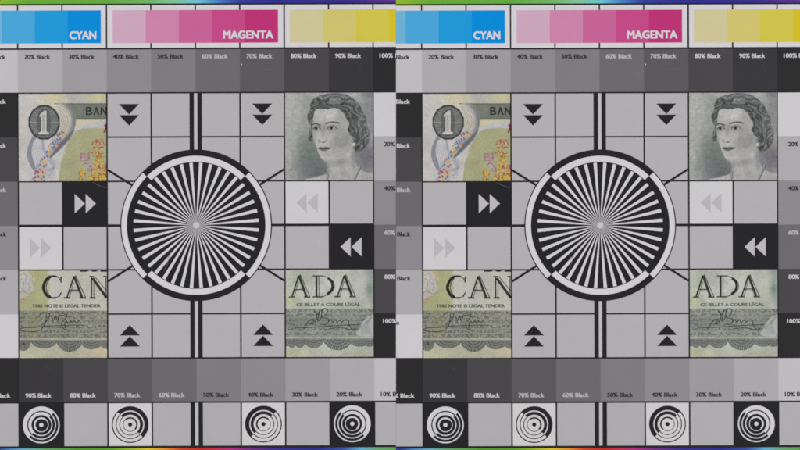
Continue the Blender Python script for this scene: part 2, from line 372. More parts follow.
def paint_portrait():
    n = Note(*FX['tr'], NB['tr']); X, Y = n.X, n.Y
    n.fill((184, 188, 180))
    n.fill((160, 166, 160), n.poly([(70, 0), (100, 200), (110, 330), (70, 460), (460, 460), (460, 0)], 90) * 0.75)
    n.fill((112, 120, 116), 0.95 * n.blob(140, 330, 80, 130)); n.fill((98, 110, 104), 0.8 * n.blob(185, 390, 70, 60))
    n.fill((132, 140, 136), 0.75 * n.blob(430, 110, 60, 120)); n.fill((118, 118, 124), 0.95 * n.blob(415, 325, 75, 75))
    n.fill((186, 190, 184), 0.7 * n.blob(335, 18, 60, 40)); n.fill((120, 126, 122), 0.7 * n.blob(415, 22, 34, 18))
    n.fill((112, 136, 120), 0.45 * n.blob(135, 310, 45, 60)); n.fill((134, 120, 136), 0.35 * n.blob(150, 365, 55, 40))
    n.fill((130, 140, 130), 0.35 * n.blob(30, 415, 45, 20))
    for k in range(5): n.stroke(smooth([(18, 352 + k * 15), (30, 346 + k * 15), (38, 356 + k * 13), (62, 372 + k * 11)]), 2, (92, 98, 94), 0.35)
    n.shade(0.95 + 0.07 * (np.sin(Y * 1.5) > 0)); n.shade(0.965 + 0.07 * (np.sin((X + Y) * 1.1) > 0))
    # figure: shoulders and neck
    skin = (192, 194, 187)
    sh = n.poly(closed([(222, 325), (224, 372), (214, 400), (160, 418), (104, 434), (104, 470), (470, 470), (458, 410), (415, 398), (376, 376), (356, 345), (346, 285), (300, 300)]), 4)
    fig = sh.copy(); n.fill(skin, sh)
    n.fill((150, 155, 150), sh * n.blob(270, 345, 60, 22) * 0.85); n.fill((150, 155, 150), sh * n.blob(228, 380, 12, 40) * 0.7)
    n.fill((140, 146, 142), sh * n.blob(350, 330, 14, 60) * 0.8); n.fill((160, 165, 160), sh * n.blob(300, 395, 18, 40) * 0.5)
    n.fill((165, 169, 164), sh * n.blob(420, 425, 40, 18) * 0.6)
    n.stroke(smooth([(300, 372), (318, 405), (330, 432)]), 3, (150, 156, 150), 0.6, 4)
    # hair behind
    hair_o = closed([(146, 252), (132, 232), (136, 200), (144, 176), (131, 150), (126, 118), (140, 96), (142, 62), (168, 34), (212, 20), (262, 16), (308, 22), (348, 42), (378, 74), (392, 104), (408, 132), (412, 168), (422, 200), (424, 236), (410, 268), (390, 288), (362, 294), (348, 276), (330, 240), (300, 200), (230, 170), (170, 180), (156, 220)])
    hm = n.poly(hair_o, 4); fig = np.maximum(fig, hm)
    d = np.hypot((X - 262) * 0.95, Y - 190); big = n.noise(34, 5); mid = n.noise(17, 8)
    g = np.random.default_rng(4); cs = []
    while len(cs) < 46:
        cx, cy = g.uniform(126, 424), g.uniform(16, 294)
        if math.hypot(cx - 232, (cy - 215) * 0.85) > 96 and all(math.hypot(cx - p, cy - q) > 23 for p, q in cs): cs.append((cx, cy))
        elif g.random() < 0.002: break
    D = np.full(X.shape, 1e9); ID = np.zeros(X.shape, int); wx, wy = X + 16 * (big - 0.5) + 9 * (mid - 0.5), Y + 16 * (n.noise(30, 15) - 0.5)
    for i, (cx, cy) in enumerate(cs):
        a_ = g.uniform(0, 3.14); e_ = g.uniform(0.7, 1.0); px = (wx - cx) * math.cos(a_) + (wy - cy) * math.sin(a_); py = -(wx - cx) * math.sin(a_) + (wy - cy) * math.cos(a_)
        di = np.hypot(px * e_, py / e_); m = di < D; D[m] = di[m]; ID[m] = i
    ca = np.array(cs); ang = np.arctan2(wy - ca[ID, 1], wx - ca[ID, 0]); ph = np.random.default_rng(6).uniform(0, 6.28, len(cs))[ID]
    curl = np.sin(D * 0.42 + 1.3 * np.cos(ang - ph) + ph)
    wave = np.sin(d * 0.27 + 11.0 * big + 3.5 * mid); strand = np.sin(d * 0.8 + 26.0 * big + 9 * mid)
    tone = 108 + 22 * wave + 11 * strand + 10 * curl - 12 * np.clip((D - 13) / 10, 0, 1) + 18 * (n.noise(6, 3) - 0.5) + 26 * (n.noise(24, 9) - 0.5)
    tone = tone - 18 * n.blob(326, 190, 22, 45) + 26 * n.blob(240, 36, 90, 20) + 22 * n.blob(396, 170, 18, 60) - 14 * n.blob(380, 285, 40, 16)
    n.fill((0, 0, 0), hm); n.C += (np.stack([tone, tone + 4, tone + 1], -1)) * hm[..., None]
    # face
    face = n.poly(closed([(170, 92), (158, 118), (152, 160), (151, 198), (156, 236), (168, 268), (178, 300), (194, 328), (216, 344), (242, 347), (272, 336), (304, 314), (332, 286), (346, 262), (344, 226), (330, 212), (318, 188), (326, 164), (312, 128), (288, 98), (256, 86), (220, 92)]), 4)
    fig = np.maximum(fig, face); n.fill((197, 199, 191), face)
    n.fill((168, 172, 166), face * n.blob(312, 245, 42, 80) * 0.95); n.fill((172, 176, 170), face * n.blob(292, 130, 28, 45) * 0.6)
    n.fill((166, 170, 165), face * n.blob(155, 210, 12, 80) * 0.8); n.fill((160, 165, 160), face * n.blob(248, 345, 60, 14) * 0.9)
    n.fill((172, 176, 170), face * n.blob(258, 262, 22, 40) * 0.45); n.fill((206, 207, 200), face * n.blob(220, 120, 40, 22) * 0.7)
    n.fill((208, 209, 202), face * n.blob(232, 226, 26, 20) * 0.7); n.fill((170, 174, 169), face * n.blob(212, 312, 26, 8) * 0.6)
    n.fill((156, 160, 156), face * np.clip(n.blob(240, 182, 40, 17) + n.blob(170, 184, 26, 17), 0, 1) * 0.65)
    n.fill((150, 154, 150), face * n.blob(268, 240, 34, 56) * 0.22); n.fill((150, 155, 150), face * n.blob(205, 200, 12, 24) * 0.5)
    for k in range(16):
        n.stroke(smooth([(262 + k * 4.6, 200 + 3 * (k % 4)), (258 + k * 4.2, 240), (246 + k * 4.0, 292 - 1.5 * k)]), 1.4, (134, 138, 134), 0.5 * face, 2)
    for k in range(9):
        n.stroke(smooth([(226 + k * 13, 352 - k * 2.5), (232 + k * 12, 372), (236 + k * 12, 396)]), 1.6, (136, 140, 136), 0.45 * sh, 2)
    dk = (58, 62, 62)
    n.stroke(smooth([(214, 161), (236, 155), (258, 154), (278, 159)]), 6, (80, 84, 82), 0.95, 5); n.stroke(smooth([(152, 166), (166, 161), (188, 169)]), 6, (84, 88, 86), 0.95, 5)
    for ex, ey, w in ((244, 183, 22), (171, 185, 17)):
        n.fill((182, 184, 180), n.ell(ex, ey, w * 0.9, 7, 5)); n.fill((70, 75, 76), n.ell(ex - 3, ey - 1, 7.5, 8, 4)); n.fill((36, 38, 40), n.ell(ex - 3, ey - 1, 3.5, 4, 3))
        n.stroke(smooth([(ex - w, ey + 2), (ex - w * 0.4, ey - 8), (ex + w * 0.4, ey - 8), (ex + w * 1.1, ey + 1)]), 3.4, dk, 0.95, 3)
        n.stroke(smooth([(ex - w * 0.8, ey + 6), (ex, ey + 10), (ex + w * 0.9, ey + 5)]), 2, (120, 124, 122), 0.8, 3)
        n.stroke(smooth([(ex - w, ey - 8), (ex, ey - 15), (ex + w, ey - 8)]), 2, (140, 144, 140), 0.7, 3)
    n.stroke(smooth([(208, 172), (202, 200), (192, 228), (184, 242)]), 4, (158, 162, 158), 0.7, 7)
    n.stroke(smooth([(182, 238), (181, 248), (190, 250), (200, 252), (212, 250), (217, 240)]), 3, (118, 122, 120), 0.85, 4)
    n.fill((84, 88, 87), n.ell(204, 250, 6, 2.6, 3) * 0.9); n.fill((204, 205, 199), face * n.blob(194, 232, 8, 12) * 0.8)
    n.fill((112, 114, 114), n.poly(closed([(178, 278), (190, 272), (202, 275), (214, 272), (240, 278), (218, 290), (202, 293), (188, 288)]), 4) * 0.9)
    n.stroke(smooth([(178, 279), (196, 281), (212, 280), (241, 278)]), 3.4, (52, 54, 56), 0.95, 3)
    n.stroke(smooth([(192, 300), (206, 304), (220, 299)]), 3, (158, 162, 158), 0.7, 5)
    # loose waves over the temple, earring, necklace
    for P in ([(168, 92), (180, 78), (200, 88), (222, 84)], [(224, 92), (246, 78), (270, 88)], [(286, 96), (304, 112), (316, 138), (330, 150)], [(320, 190), (336, 176), (352, 186)], [(330, 214), (346, 222), (360, 214)]):
        n.stroke(smooth(P), 5, (82, 87, 86), 0.85, 4)
    n.fill((120, 126, 122), n.ell(346, 246, 10, 16) * 0.5); n.fill((212, 213, 208), n.ell(348, 262, 8, 9)); n.fill((170, 173, 170), n.ell(350, 265, 4, 4) * 0.7)
    for P in (smooth([(380, 362), (372, 388), (360, 412), (350, 436)], 5), smooth([(220, 396), (224, 412), (220, 436)], 4)):
        for i, (x, y) in enumerate(P):
            n.fill((96, 101, 100), n.ell(x, y, 5, 5)); n.fill((206, 207, 202), n.ell(x - 1, y - 1, 2.8, 2.8))
    hatch = 1 - 0.07 * (np.sin(X * 1.25 + Y * 0.35 + 2 * np.sin(Y * 0.03)) > 0.2) - 0.05 * (np.sin(Y * 1.35 - X * 0.3) > 0.2)
    n.shade(np.where(fig > 0.5, hatch, 1)); n.grade((0.945, 0.93, 0.945)); n.shade(0.94 + 0.12 * n.noise(4, 6)); n.shade(0.97 + 0.06 * n.noise(60, 7)); n.shade(0.96 + 0.08 * n.noise(14, 17))
    return n, [('portrait', fig > 0.5)]

def lower_band(n, y0, y1, y2, seed, col, dark):
    X, Y = n.X, n.Y
    band = n.poly([(0, y0), (460, y0), (460, y1), (0, y1)], 3); n.fill(col, band)
    # rows of tiny repeated words across the signature panel
    row = np.floor((Y - y0) / 22.0); ph = (Y - y0) / 22.0 - row
    wv = n.noise(4.6, seed) * 0.75 + n.noise(11, seed + 1) * 0.25
    words = (np.abs(ph - 0.5) < 0.34) * np.clip((wv - 0.47) * 10, 0, 1)
    n.fill([c * 0.68 for c in col], band * words * 0.95)
    n.fill([c * 1.13 for c in col], band * (np.abs(ph - 0.5) < 0.34) * np.clip((0.40 - wv) * 7, 0, 1) * 0.7)
    n.fill([c * 0.9 for c in col], band * (np.sin(X * 1.3 + Y * 0.7) > 0.2) * 0.4)
    n.stroke([(0, y1 + 2), (460, y1 + 2)], 3.0, (196, 196, 172)); n.stroke([(0, y1 + 6), (460, y1 + 6)], 2.5, dark)
    return band

def paint_left_words():
    n = Note(*FX['bl'], NB['bl']); X, Y = n.X, n.Y
    n.fill((203, 203, 188)); n.fill((190, 192, 178), 0.5 * n.blob(330, 70, 60, 60)); n.fill((196, 198, 190), 0.6 * n.blob(190, 110, 45, 60))
    n.fill((182, 183, 138), n.poly([(0, 0), (160, 0), (166, 90), (158, 215), (0, 215)], 6))
    n.fill((204, 204, 178), n.poly([(0, 0), (92, 0), (84, 50), (60, 110), (0, 140)], 12) * 0.6)
    # corner of a painted crest: a pale rearing beast on a scroll
    cr = n.poly(closed([(30, 28), (60, 24), (86, 34), (94, 62), (84, 88), (92, 112), (70, 140), (40, 150), (20, 176), (14, 120), (26, 84), (22, 50)]), 4)
    n.fill((198, 196, 190), cr * 0.9)
    for P, c in (([(40, 34), (56, 48), (50, 74), (70, 92), (64, 120)], (150, 146, 160)), ([(66, 28), (84, 44), (80, 66), (90, 84)], (196, 160, 84)), ([(30, 60), (44, 84), (36, 110), (50, 128)], (150, 140, 140)),
                 ([(20, 130), (44, 118), (66, 134), (92, 122)], (176, 140, 80)), ([(18, 168), (34, 158), (56, 166)], (186, 120, 110)), ([(56, 60), (70, 70), (62, 90)], (170, 164, 176)), ([(22, 44), (36, 40), (46, 30)], (186, 150, 90))):
        n.stroke(smooth(P), 3.2, c, 0.85, 3)
    n.fill((196, 120, 96), 0.6 * n.blob(30, 172, 9, 6)); n.fill((204, 172, 96), 0.7 * n.blob(80, 34, 8, 10))
    lower_band(n, 213, 348, 352, 21, (152, 154, 138), (86, 90, 80))
    n.fill((158, 158, 108), 0.35 * n.poly([(60, 214), (120, 214), (120, 345), (60, 345)], 30))
    bot = n.poly([(0, 357), (460, 357), (460, 470), (0, 470)], 2); n.fill((192, 190, 166), bot)
    n.fill((214, 196, 160), bot * n.blob(400, 410, 50, 30) * 0.6); n.fill((200, 204, 168), bot * n.blob(80, 425, 90, 30) * 0.6)
    lace = np.zeros(X.shape)
    for cx, cy, rx, ry in ((40, 352, 38, 56), (140, 340, 72, 55), (262, 345, 66, 67), (368, 345, 62, 54), (440, 348, 40, 50)):
        r = np.hypot((X - cx) / rx, (Y - cy) / ry); m = np.clip((1 - r) * 22, 0, 1) * bot; lace = np.maximum(lace, m)
        th = np.arctan2(Y - cy, X - cx)
        n.fill((122, 125, 116), m); n.fill((70, 73, 70), m * np.clip(np.sin(r * 30) * (0.55 + 0.9 * np.sin(th * 26 + r * 14)) * 2, 0, 1) * 0.8); n.fill((150, 152, 142), m * np.clip(-np.sin(r * 30) * 1.4, 0, 1) * 0.45)
        n.fill((170, 172, 158), m * np.clip(np.sin(th * 42) * 1.5, 0, 1) * (r > 0.74) * (r < 0.95) * 0.75); n.fill((78, 80, 76), m * np.clip((r - 0.72) * 8, 0, 1) * (np.sin(th * 42) < 0.2) * 0.8)
    n.fill((60, 62, 58), n.blob(42, 372, 6, 6))
    n.grade((0.915, 0.915, 0.925)); n.shade(0.945 + 0.11 * n.noise(4.0, 31)); n.shade(0.97 + 0.06 * n.noise(45, 32))
    return n, [('lace_border', lace > 0.4)]

def paint_right_words():
    n = Note(*FX['br'], NB['br']); X, Y = n.X, n.Y
    n.fill((196, 199, 183)); n.fill((182, 190, 166), 0.7 * n.blob(60, 60, 90, 70)); n.fill((206, 207, 198), 0.7 * n.blob(250, 90, 120, 70))
    n.fill((158, 168, 160), 0.9 * n.poly([(392, 0), (420, 60), (412, 130), (440, 215), (470, 215), (470, 0)], 40)); n.fill((122, 148, 132), 0.7 * n.blob(425, 105, 14, 30))
    n.fill((184, 188, 176), 0.6 * n.blob(370, 170, 40, 40)); n.fill((188, 192, 138), 0.5 * n.blob(45, 170, 30, 30))
    lower_band(n, 203, 340, 346, 51, (160, 164, 153), (92, 96, 90))
    n.fill((120, 126, 118), 0.35 * n.poly([(0, 240), (460, 240), (460, 300), (0, 300)], 30)); n.fill((176, 178, 168), 0.35 * n.blob(300, 255, 80, 60))
    # pale leafy ornament in the corner
    orn = n.poly(closed([(442, 236), (408, 250), (388, 276), (378, 300), (362, 316), (372, 334), (446, 336), (460, 290)]), 4); n.fill((190, 194, 188), orn)
    for k in range(7): n.stroke(smooth([(440 - k * 10, 330), (420 - k * 7, 300), (420 - k * 3, 270), (440 - k * 2, 244)]), 2.4, (146, 152, 146), 0.7 * 1, 3) if k < 6 else None
    bot = n.poly([(0, 350), (460, 350), (460, 470), (0, 470)], 2); n.fill((192, 196, 178), bot); n.fill((208, 206, 160), bot * n.blob(60, 420, 80, 26) * 0.6)
    lace = np.zeros(X.shape)
    for cx, cy, rx, ry in ((20, 346, 26, 42), (52, 346, 26, 46), (90, 346, 30, 46), (158, 340, 52, 54), (272, 338, 72, 66), (375, 335, 58, 52), (425, 335, 44, 52)):
        r = np.hypot((X - cx) / rx, (Y - cy) / ry); m = np.clip((1 - r) * 22, 0, 1) * bot; lace = np.maximum(lace, m); th = np.arctan2(Y - cy, X - cx)
        n.fill((124, 128, 121), m); n.fill((74, 78, 75), m * np.clip(np.sin(r * 28) * (0.55 + 0.9 * np.sin(th * 24 + r * 14)) * 2, 0, 1) * 0.8); n.fill((152, 156, 148), m * np.clip(-np.sin(r * 28) * 1.4, 0, 1) * 0.45)
        n.fill((176, 179, 168), m * np.clip(np.sin(th * 40) * 1.5, 0, 1) * (r > 0.74) * (r < 0.95) * 0.75); n.fill((82, 85, 80), m * np.clip((r - 0.72) * 8, 0, 1) * (np.sin(th * 40) < 0.2) * 0.8)
    n.grade((0.905, 0.905, 0.915)); n.shade(0.94 + 0.12 * n.noise(4.0, 61)); n.shade(0.95 + 0.10 * n.noise(38, 62))
    return n, [('lace_border', lace > 0.4)]

INKD = ink((48, 50, 50), 'banknote_black'); INKM = ink((92, 94, 88), 'banknote_fine_line'); PEN = ink((52, 56, 58), 'pen_ink')
# display capitals: (heavy strokes, fine outlines), drawn in the clipping's frame
def A_letter(x, top, base, w):
    ap = x + w * 0.48
    heavy = [([(ap - 2, top + 2), (x + w * 0.82, base - 4)], 8.5), ([(ap - 3, top + 2), (x + w * 0.13, base - 3)], 5.0), ([(x + w * 0.70, base - 2), (x + w, base - 2)], 4), ([(x - w * 0.02, base - 2), (x + w * 0.26, base - 2)], 4)]
    fine = [([(ap - 2, top), (x + w * 0.12, base - 3)], 3.2), ([(x + w * 0.26, base - 38), (x + w * 0.66, base - 38)], 4.4), ([(x + w * 0.28, base - 31), (x + w * 0.66, base - 31)], 1.6), ([(ap + 4, top - 4), (x + w * 0.99, base - 2)], 2.6),
            ([(ap - 4, top + 30), (x + w * 0.24, base - 4)], 2.0), ([(x, base + 3), (x + w * 0.28, base + 3)], 1.8), ([(x + w * 0.72, base + 3), (x + w * 1.04, base + 3)], 1.8)]
    return heavy, fine
def D_letter(x, top, base, w):
    bowl = smooth([(x + 12, top), (x + w * 0.55, top + 2), (x + w * 0.9, top + 26), (x + w * 0.97, (top + base) / 2), (x + w * 0.88, base - 28), (x + w * 0.52, base - 2), (x + 12, base)], 6)
    b2 = [(p[0] - 9, p[1] + (4 if p[1] < (top + base) / 2 else -4)) for p in bowl[8:-8]]
    heavy = [([(x + 18, top), (x + 18, base)], 7), (bowl[9:-9], 9), ([(x, top + 1), (x + w * 0.5, top + 1)], 4), ([(x, base - 1), (x + w * 0.5, base - 1)], 4)]
    fine = [([(x + 30, top + 4), (x + 30, base - 4)], 2.4), (bowl, 2.6), ([(x, base + 5), (x + w * 0.6, base + 5)], 1.8), ([(q[0] + 9, q[1]) for q in bowl[7:-7]], 2.0)]
    return heavy, fine
def C_letter(x, top, base, w):
    c = smooth([(x + w, top + 28), (x + w * 0.86, top + 8), (x + w * 0.55, top), (x + w * 0.24, top + 14), (x + w * 0.06, top + 44), (x + w * 0.06, base - 40), (x + w * 0.26, base - 10), (x + w * 0.58, base), (x + w * 0.86, base - 8), (x + w, base - 26)], 6)
    heavy = [(c[14:40], 11), (c[8:16], 6), (c[38:46], 6), ([(x + w, top + 2), (x + w, top + 32)], 4)]
    fine = [(c, 3), ([(p[0] + 13, p[1]) for p in c[18:38]], 2.4), ([(x + w + 4, base - 30), (x + w * 0.9, base - 4)], 2)]
    return heavy, fine
def N_letter(x, top, base, w):
    heavy = [([(x + 8, top + 8), (x + w, base)], 9.5), ([(x - 8, top), (x + 14, top)], 4), ([(x - 6, base - 2), (x + 22, base - 2)], 4), ([(x + w * 0.78, top), (x + w * 1.1, top)], 4)]
    fine = [([(x + 3, top), (x + 3, base)], 5.5), ([(x + 14, top + 26), (x + 14, base - 4)], 2), ([(x + 18, top), (x + w + 6, base - 26)], 2.4), ([(x + w - 4, top), (x + w - 4, base)], 3.2), ([(x - 6, base + 4), (x + 24, base + 4)], 1.8)]
    return heavy, fine
BIG = {'bl': [C_letter(133, 48, 153, 88), A_letter(236, 48, 153, 104), N_letter(364, 50, 153, 76)], 'br': [A_letter(40, 44, 150, 100), D_letter(152, 46, 148, 98), A_letter(258, 44, 148, 100)]}
SIGN = {'bl': [[(118, 236), (128, 224), (152, 224), (166, 232), (158, 256), (140, 276), (126, 280)], [(150, 228), (148, 262), (138, 290), (110, 312), (60, 314), (24, 308), (40, 296), (90, 294), (160, 288), (250, 284), (330, 283)],
               [(172, 236), (184, 260), (194, 240), (204, 262), (214, 236), (228, 238), (246, 230), (248, 244), (232, 262), (222, 276), (234, 300), (246, 306), (238, 280), (248, 266), (258, 274), (266, 262), (276, 274), (284, 262), (294, 272), (304, 262), (316, 270)]],
        'br': [[(68, 296), (140, 294), (230, 288), (330, 282), (380, 280)], [(110, 300), (128, 270), (150, 254), (156, 262), (142, 276), (160, 272), (172, 240), (160, 216), (176, 232), (186, 210), (176, 262), (192, 248), (200, 206), (222, 208), (218, 230), (196, 246), (226, 252), (222, 276), (200, 280)],
               [(226, 268), (240, 256), (248, 270), (260, 256), (270, 270), (282, 258), (292, 270), (304, 258), (322, 262), (326, 282), (340, 304), (352, 310)], [(230, 300), (290, 296), (340, 306), (360, 298)]]}
def clip_box(poly, box):
    (u0, u1, v0, v1) = box
    q = clip_x(poly, u0, u1)
    if not q: return []
    return [(b, a) for a, b in clip_x([(b, a) for a, b in q], v0, v1)]

def build_note(kind, chart, label):
    paint = {'tl': paint_numeral, 'tr': paint_portrait, 'bl': paint_left_words, 'br': paint_right_words}[kind]
    z = BOARD + 0.42
    if kind not in NOTES:
        n, masks = paint(); used = np.zeros(n.X.shape, bool); subs = []
        for nm, m in masks:
            subs.append((nm, n.mesh(nm, m, z + 0.10)))
        NOTES[kind] = (n, n.mesh('banknote_clipping', np.ones(n.X.shape, bool), z, skirt=True), subs)
    n, me, subs = NOTES[kind]
    o = link('banknote_clipping', me, PRINT, chart); o['label'] = label
    for nm, sm in subs: link(nm, sm, PRINT, o)
    zt = z + 0.16; box = NB[kind]
    def strokes(name, L, mat, par):
        polys = []
        for P, w in L:
            for q in ribbon(n.pts(P), w / ZF):
                c = clip_box(q, box)
                if len(c) >= 3: polys.append(c)
        return piece(name, polys, z + 0.02, zt, mat, par)
    if kind in BIG:
        for hv, fi in BIG[kind]:
            a = strokes('capital_letter', [(p, w * 1.3) for p, w in hv] + [(p, w * 1.1) for p, w in fi], INKD, o)
        strokes('signature', [(smooth(p, 7), 3.2) for p in SIGN[kind]], PEN, o)
        if kind == 'bl':
            u, v = n.uv(82, 199); lettering('THIS NOTE IS LEGAL TENDER', u, v, 328 / ZF, 15 / ZF, zt, INKM, o, fat=0.2)
            strokes('cut_letters', [([(312, 23), (340, 23)], 9), ([(340, 23), (352, 20)], 9), ([(366, 18), (374, 23), (386, 23), (396, 18)], 9), ([(410, 23), (440, 23)], 9)], INKD, o)
        else:
            u, v = n.uv(74, 193); lettering('CE BILLET A COURS LÉGAL', u, v, 306 / ZF, 15 / ZF, zt, INKM, o, fat=0.2)
            strokes('cut_letters', [([(25, 16), (48, 16)], 6), ([(96, 15), (122, 15)], 5), ([(146, 15), (166, 15)], 5)], INKD, o)
    if kind == 'tl':
        u, v = n.uv(341, 120)
        for k, ch in enumerate('BAN'):
            uu, vv = n.uv(341 + 35 * k, 120); lettering(ch, uu, vv, (29 if k < 2 else 28) / ZF, 38 / ZF, zt, INKD, o, name='capital_letter', fat=0.2)
    return o

# ------------------------------------------------------------------ the chart
LIGHTTXT = (196, 194, 197); DARKTXT = (48, 46, 50)
def label_ink(pc): return ink((182, 180, 183) if pc in (60, 70) else LIGHTTXT if pc > 70 else DARKTXT)
def tgt(chart, cu, cv, white_ground, thick_deg):
    """concentric ring target; thick half centred on thick_deg"""
    base = ink((205, 203, 204)) if white_ground else ink(BLACK); fg = ink(BLACK) if white_ground else ink((206, 205, 208))
    sq = piece('target_square', [rect(cu - CW / 2 + 0.82, cu + CW / 2 - 0.82, cv - CH / 2 + 0.8, cv + CH / 2 - 0.8)], BOARD, BOARD + 0.15, base, chart)
    thick = [(14.15, 18.4), (9.9, 12.9), (5.9, 7.5)]; thin = [(17.1, 18.4), (13.7, 14.7), (10.1, 11.1), (6.6, 7.3)]
    if white_ground: thin = [(17.3, 18.4), (13.6, 14.5), (10.1, 10.9), (6.6, 7.2)]
    d = thick_deg
    for r0, r1 in thick: piece('thick_ring_half', [band_poly(cu, cv, r0, r1, d - 90, d + 90)], BOARD + 0.15, BOARD + 0.22, fg, sq)
    for r0, r1 in thin: piece('thin_ring_half', [band_poly(cu, cv, r0, r1, d + 90, d + 270)], BOARD + 0.15, BOARD + 0.22, fg, sq)
    piece('bullseye', [circle(cu, cv, 2.1, 24)], BOARD + 0.15, BOARD + 0.22, fg, sq)
    return sq

def build_chart(cx, xmin, xmax, label):
    CUR.xmin, CUR.xmax = xmin, xmax
    e = bpy.data.objects.new('test_chart', None); COL.objects.link(e); e.location = ((cx - 400) * S, -0.3 * S, 0); e.empty_display_size = 0.01
    e['label'] = label; e['category'] = 'test chart'; e['group'] = 'identical test charts laid edge to edge'
    B = BOARD; zt = B + 0.15
    bl, gr = ink(BLACK), ink(GREY)
    # card (printed black, so the black shows between the pieces as the grid lines), trimmed straight at its edges
    top, bot = 240.0, -240.0
    bm = bmesh.new()
    bmesh.ops.create_cube(bm, size=1)
    for v in bm.verts: v.co = ((xmin if v.co.x < 0 else xmax) * S, (bot if v.co.y < 0 else top) * S, (0 if v.co.z < 0 else B) * S)
    me = bpy.data.meshes.new('card'); bm.to_mesh(me); bm.free(); link('card', me, bl, e)
    # --- colour strips along the top and bottom
    def rainbow(v0, v1, stops):
        us = sorted(set([-223, 223] + [s[0] for s in stops])); n = 220
        U = np.linspace(-223, 223, n); A = np.array([s[0] for s in stops], float); Cc = np.array([s[1] for s in stops], float)
        bm = bmesh.new(); vs_ = []; cols = []
        for u in U:
            c = [np.interp(u, A, Cc[:, k]) for k in range(3)]
            for v in (v0, v1):
                x, y = rot(u, v); vs_.append(bm.verts.new((x * S, y * S, zt * S))); cols.append(c)
        for i in range(n - 1): bm.faces.new((vs_[2 * i], vs_[2 * i + 2], vs_[2 * i + 3], vs_[2 * i + 1]))
        me = bpy.data.meshes.new('rainbow_strip'); bm.to_mesh(me); bm.free()
        at = me.color_attributes.new('print', 'FLOAT_COLOR', 'POINT'); L4 = np.ones((len(cols), 4)); L4[:, :3] = lin(np.array(cols)); at.data.foreach_set('color', L4.ravel().astype(np.float32))
        bm = bmesh.new(); bm.from_mesh(me)
        for lim, d in ((xmin, -1), (xmax, 1)): bmesh.ops.bisect_plane(bm, geom=bm.verts[:] + bm.edges[:] + bm.faces[:], plane_co=(lim * S, 0, 0), plane_no=(d, 0, 0), clear_outer=True)
        bm.to_mesh(me); bm.free(); link('rainbow_strip', me, PRINT, e)
    rainbow(221.9, 236, [(-223, (190, 196, 50)), (-204, (142, 180, 46)), (-170, (104, 166, 54)), (-90, (96, 164, 62)), (-50, (112, 176, 98)), (-22, (130, 190, 150)), (2, (106, 190, 204)), (22, (74, 130, 196)), (44, (52, 64, 152)), (80, (48, 48, 140)), (150, (56, 48, 140)), (180, (80, 50, 142)), (204, (90, 50, 142)), (223, (120, 50, 140))])
    rainbow(-236, -222.6, [(-223, (52, 50, 140)), (-200, (48, 60, 142)), (-186, (84, 140, 192)), (-172, (104, 176, 190)), (-152, (100, 164, 110)), (-120, (84, 152, 48)), (-85, (96, 156, 46)), (-66, (150, 176, 44)), (-50, (212, 196, 44)), (-34, (222, 150, 40)), (-16, (206, 66, 42)), (4, (200, 44, 44)), (20, (200, 48, 84)), (34, (178, 50, 124)), (56, (112, 50, 132)), (80, (58, 50, 140)), (120, (46, 46, 140)), (146, (60, 80, 160)), (164, (96, 176, 212)), (180, (104, 166, 120)), (200, (92, 160, 72)), (223, (120, 176, 50))])
    # --- ink swatches
    st = ink(STRIP); v_lo, v_hi = 4 * CH + 0.85, 5 * CH - 0.75
    spans = [(-223, -2 * CW - 0.75), (-2 * CW + 0.75, 2 * CW - 0.85), (2 * CW + 0.85, 223)]
    for (a, b), cols, start, word in zip(spans, (CYANS, MAGS, YELS), (-2 * CW - 5.6 - 5 * 33.07, -82.65, 2 * CW + 5.6), ('CYAN', 'MAGENTA', 'YELLOW')):
        sp = piece('swatch_strip', [rect(a, b, v_lo, v_hi)], B, zt, st, e)
        sw = None
        for k in range(5):
            c0, c1 = start + 33.07 * k, start + 33.07 * (k + 1)
            if c1 < a or c0 > b: continue
            sw = piece('colour_swatch', [rect(max(c0, a), min(c1, b), 182.4, 215.3)], zt, zt + 0.08, ink(cols[k]), sp) or sw
        if word != 'YELLOW':
            lettering(word, start + 5 * 33.07 - 4.6, 186.6, 27.0 if word == 'CYAN' else 50.5, 7.6, zt + 0.12, ink((206, 208, 214)), sp, 'R', fat=0.45)
        for k in range(-4, 5):
            if k in (-2, 2) or not (a < k * CW < b): continue
            piece('tick_mark', [rect(k * CW - 0.75, k * CW + 0.75, 215.3, v_hi)], zt, zt + 0.05, bl, sp)
            piece('tick_mark', [rect(k * CW - 0.75, k * CW + 0.75, v_lo, 182.4)], zt, zt + 0.05, bl, sp)
    # --- two rows of grey steps
    for j, row in enumerate(([10, 20, 30, 40, 50, 60, 70, 80, 90, 100], [100, 90, 80, 70, 60, 50, 40, 30, 20, 10])):
        for k, pc in enumerate(row):
            a, b = (k - 5) * CW, (k - 4) * CW
            v0, v1 = ((3 * CH + 0.75, 4 * CH - 0.85), (-4 * CH + 0.85, -3 * CH - 0.85))[j]
            p = piece('grey_patch', [rect(a, b, v0, v1)], B, zt, ink(STEP[pc]), e)
            if p:
                w = 26.0 if pc < 100 else 29.4
                lettering('%d%% Black' % pc, a + 6.4, (166.9, -171.6)[j], w, 4.1, zt + 0.03, label_ink(pc), p)
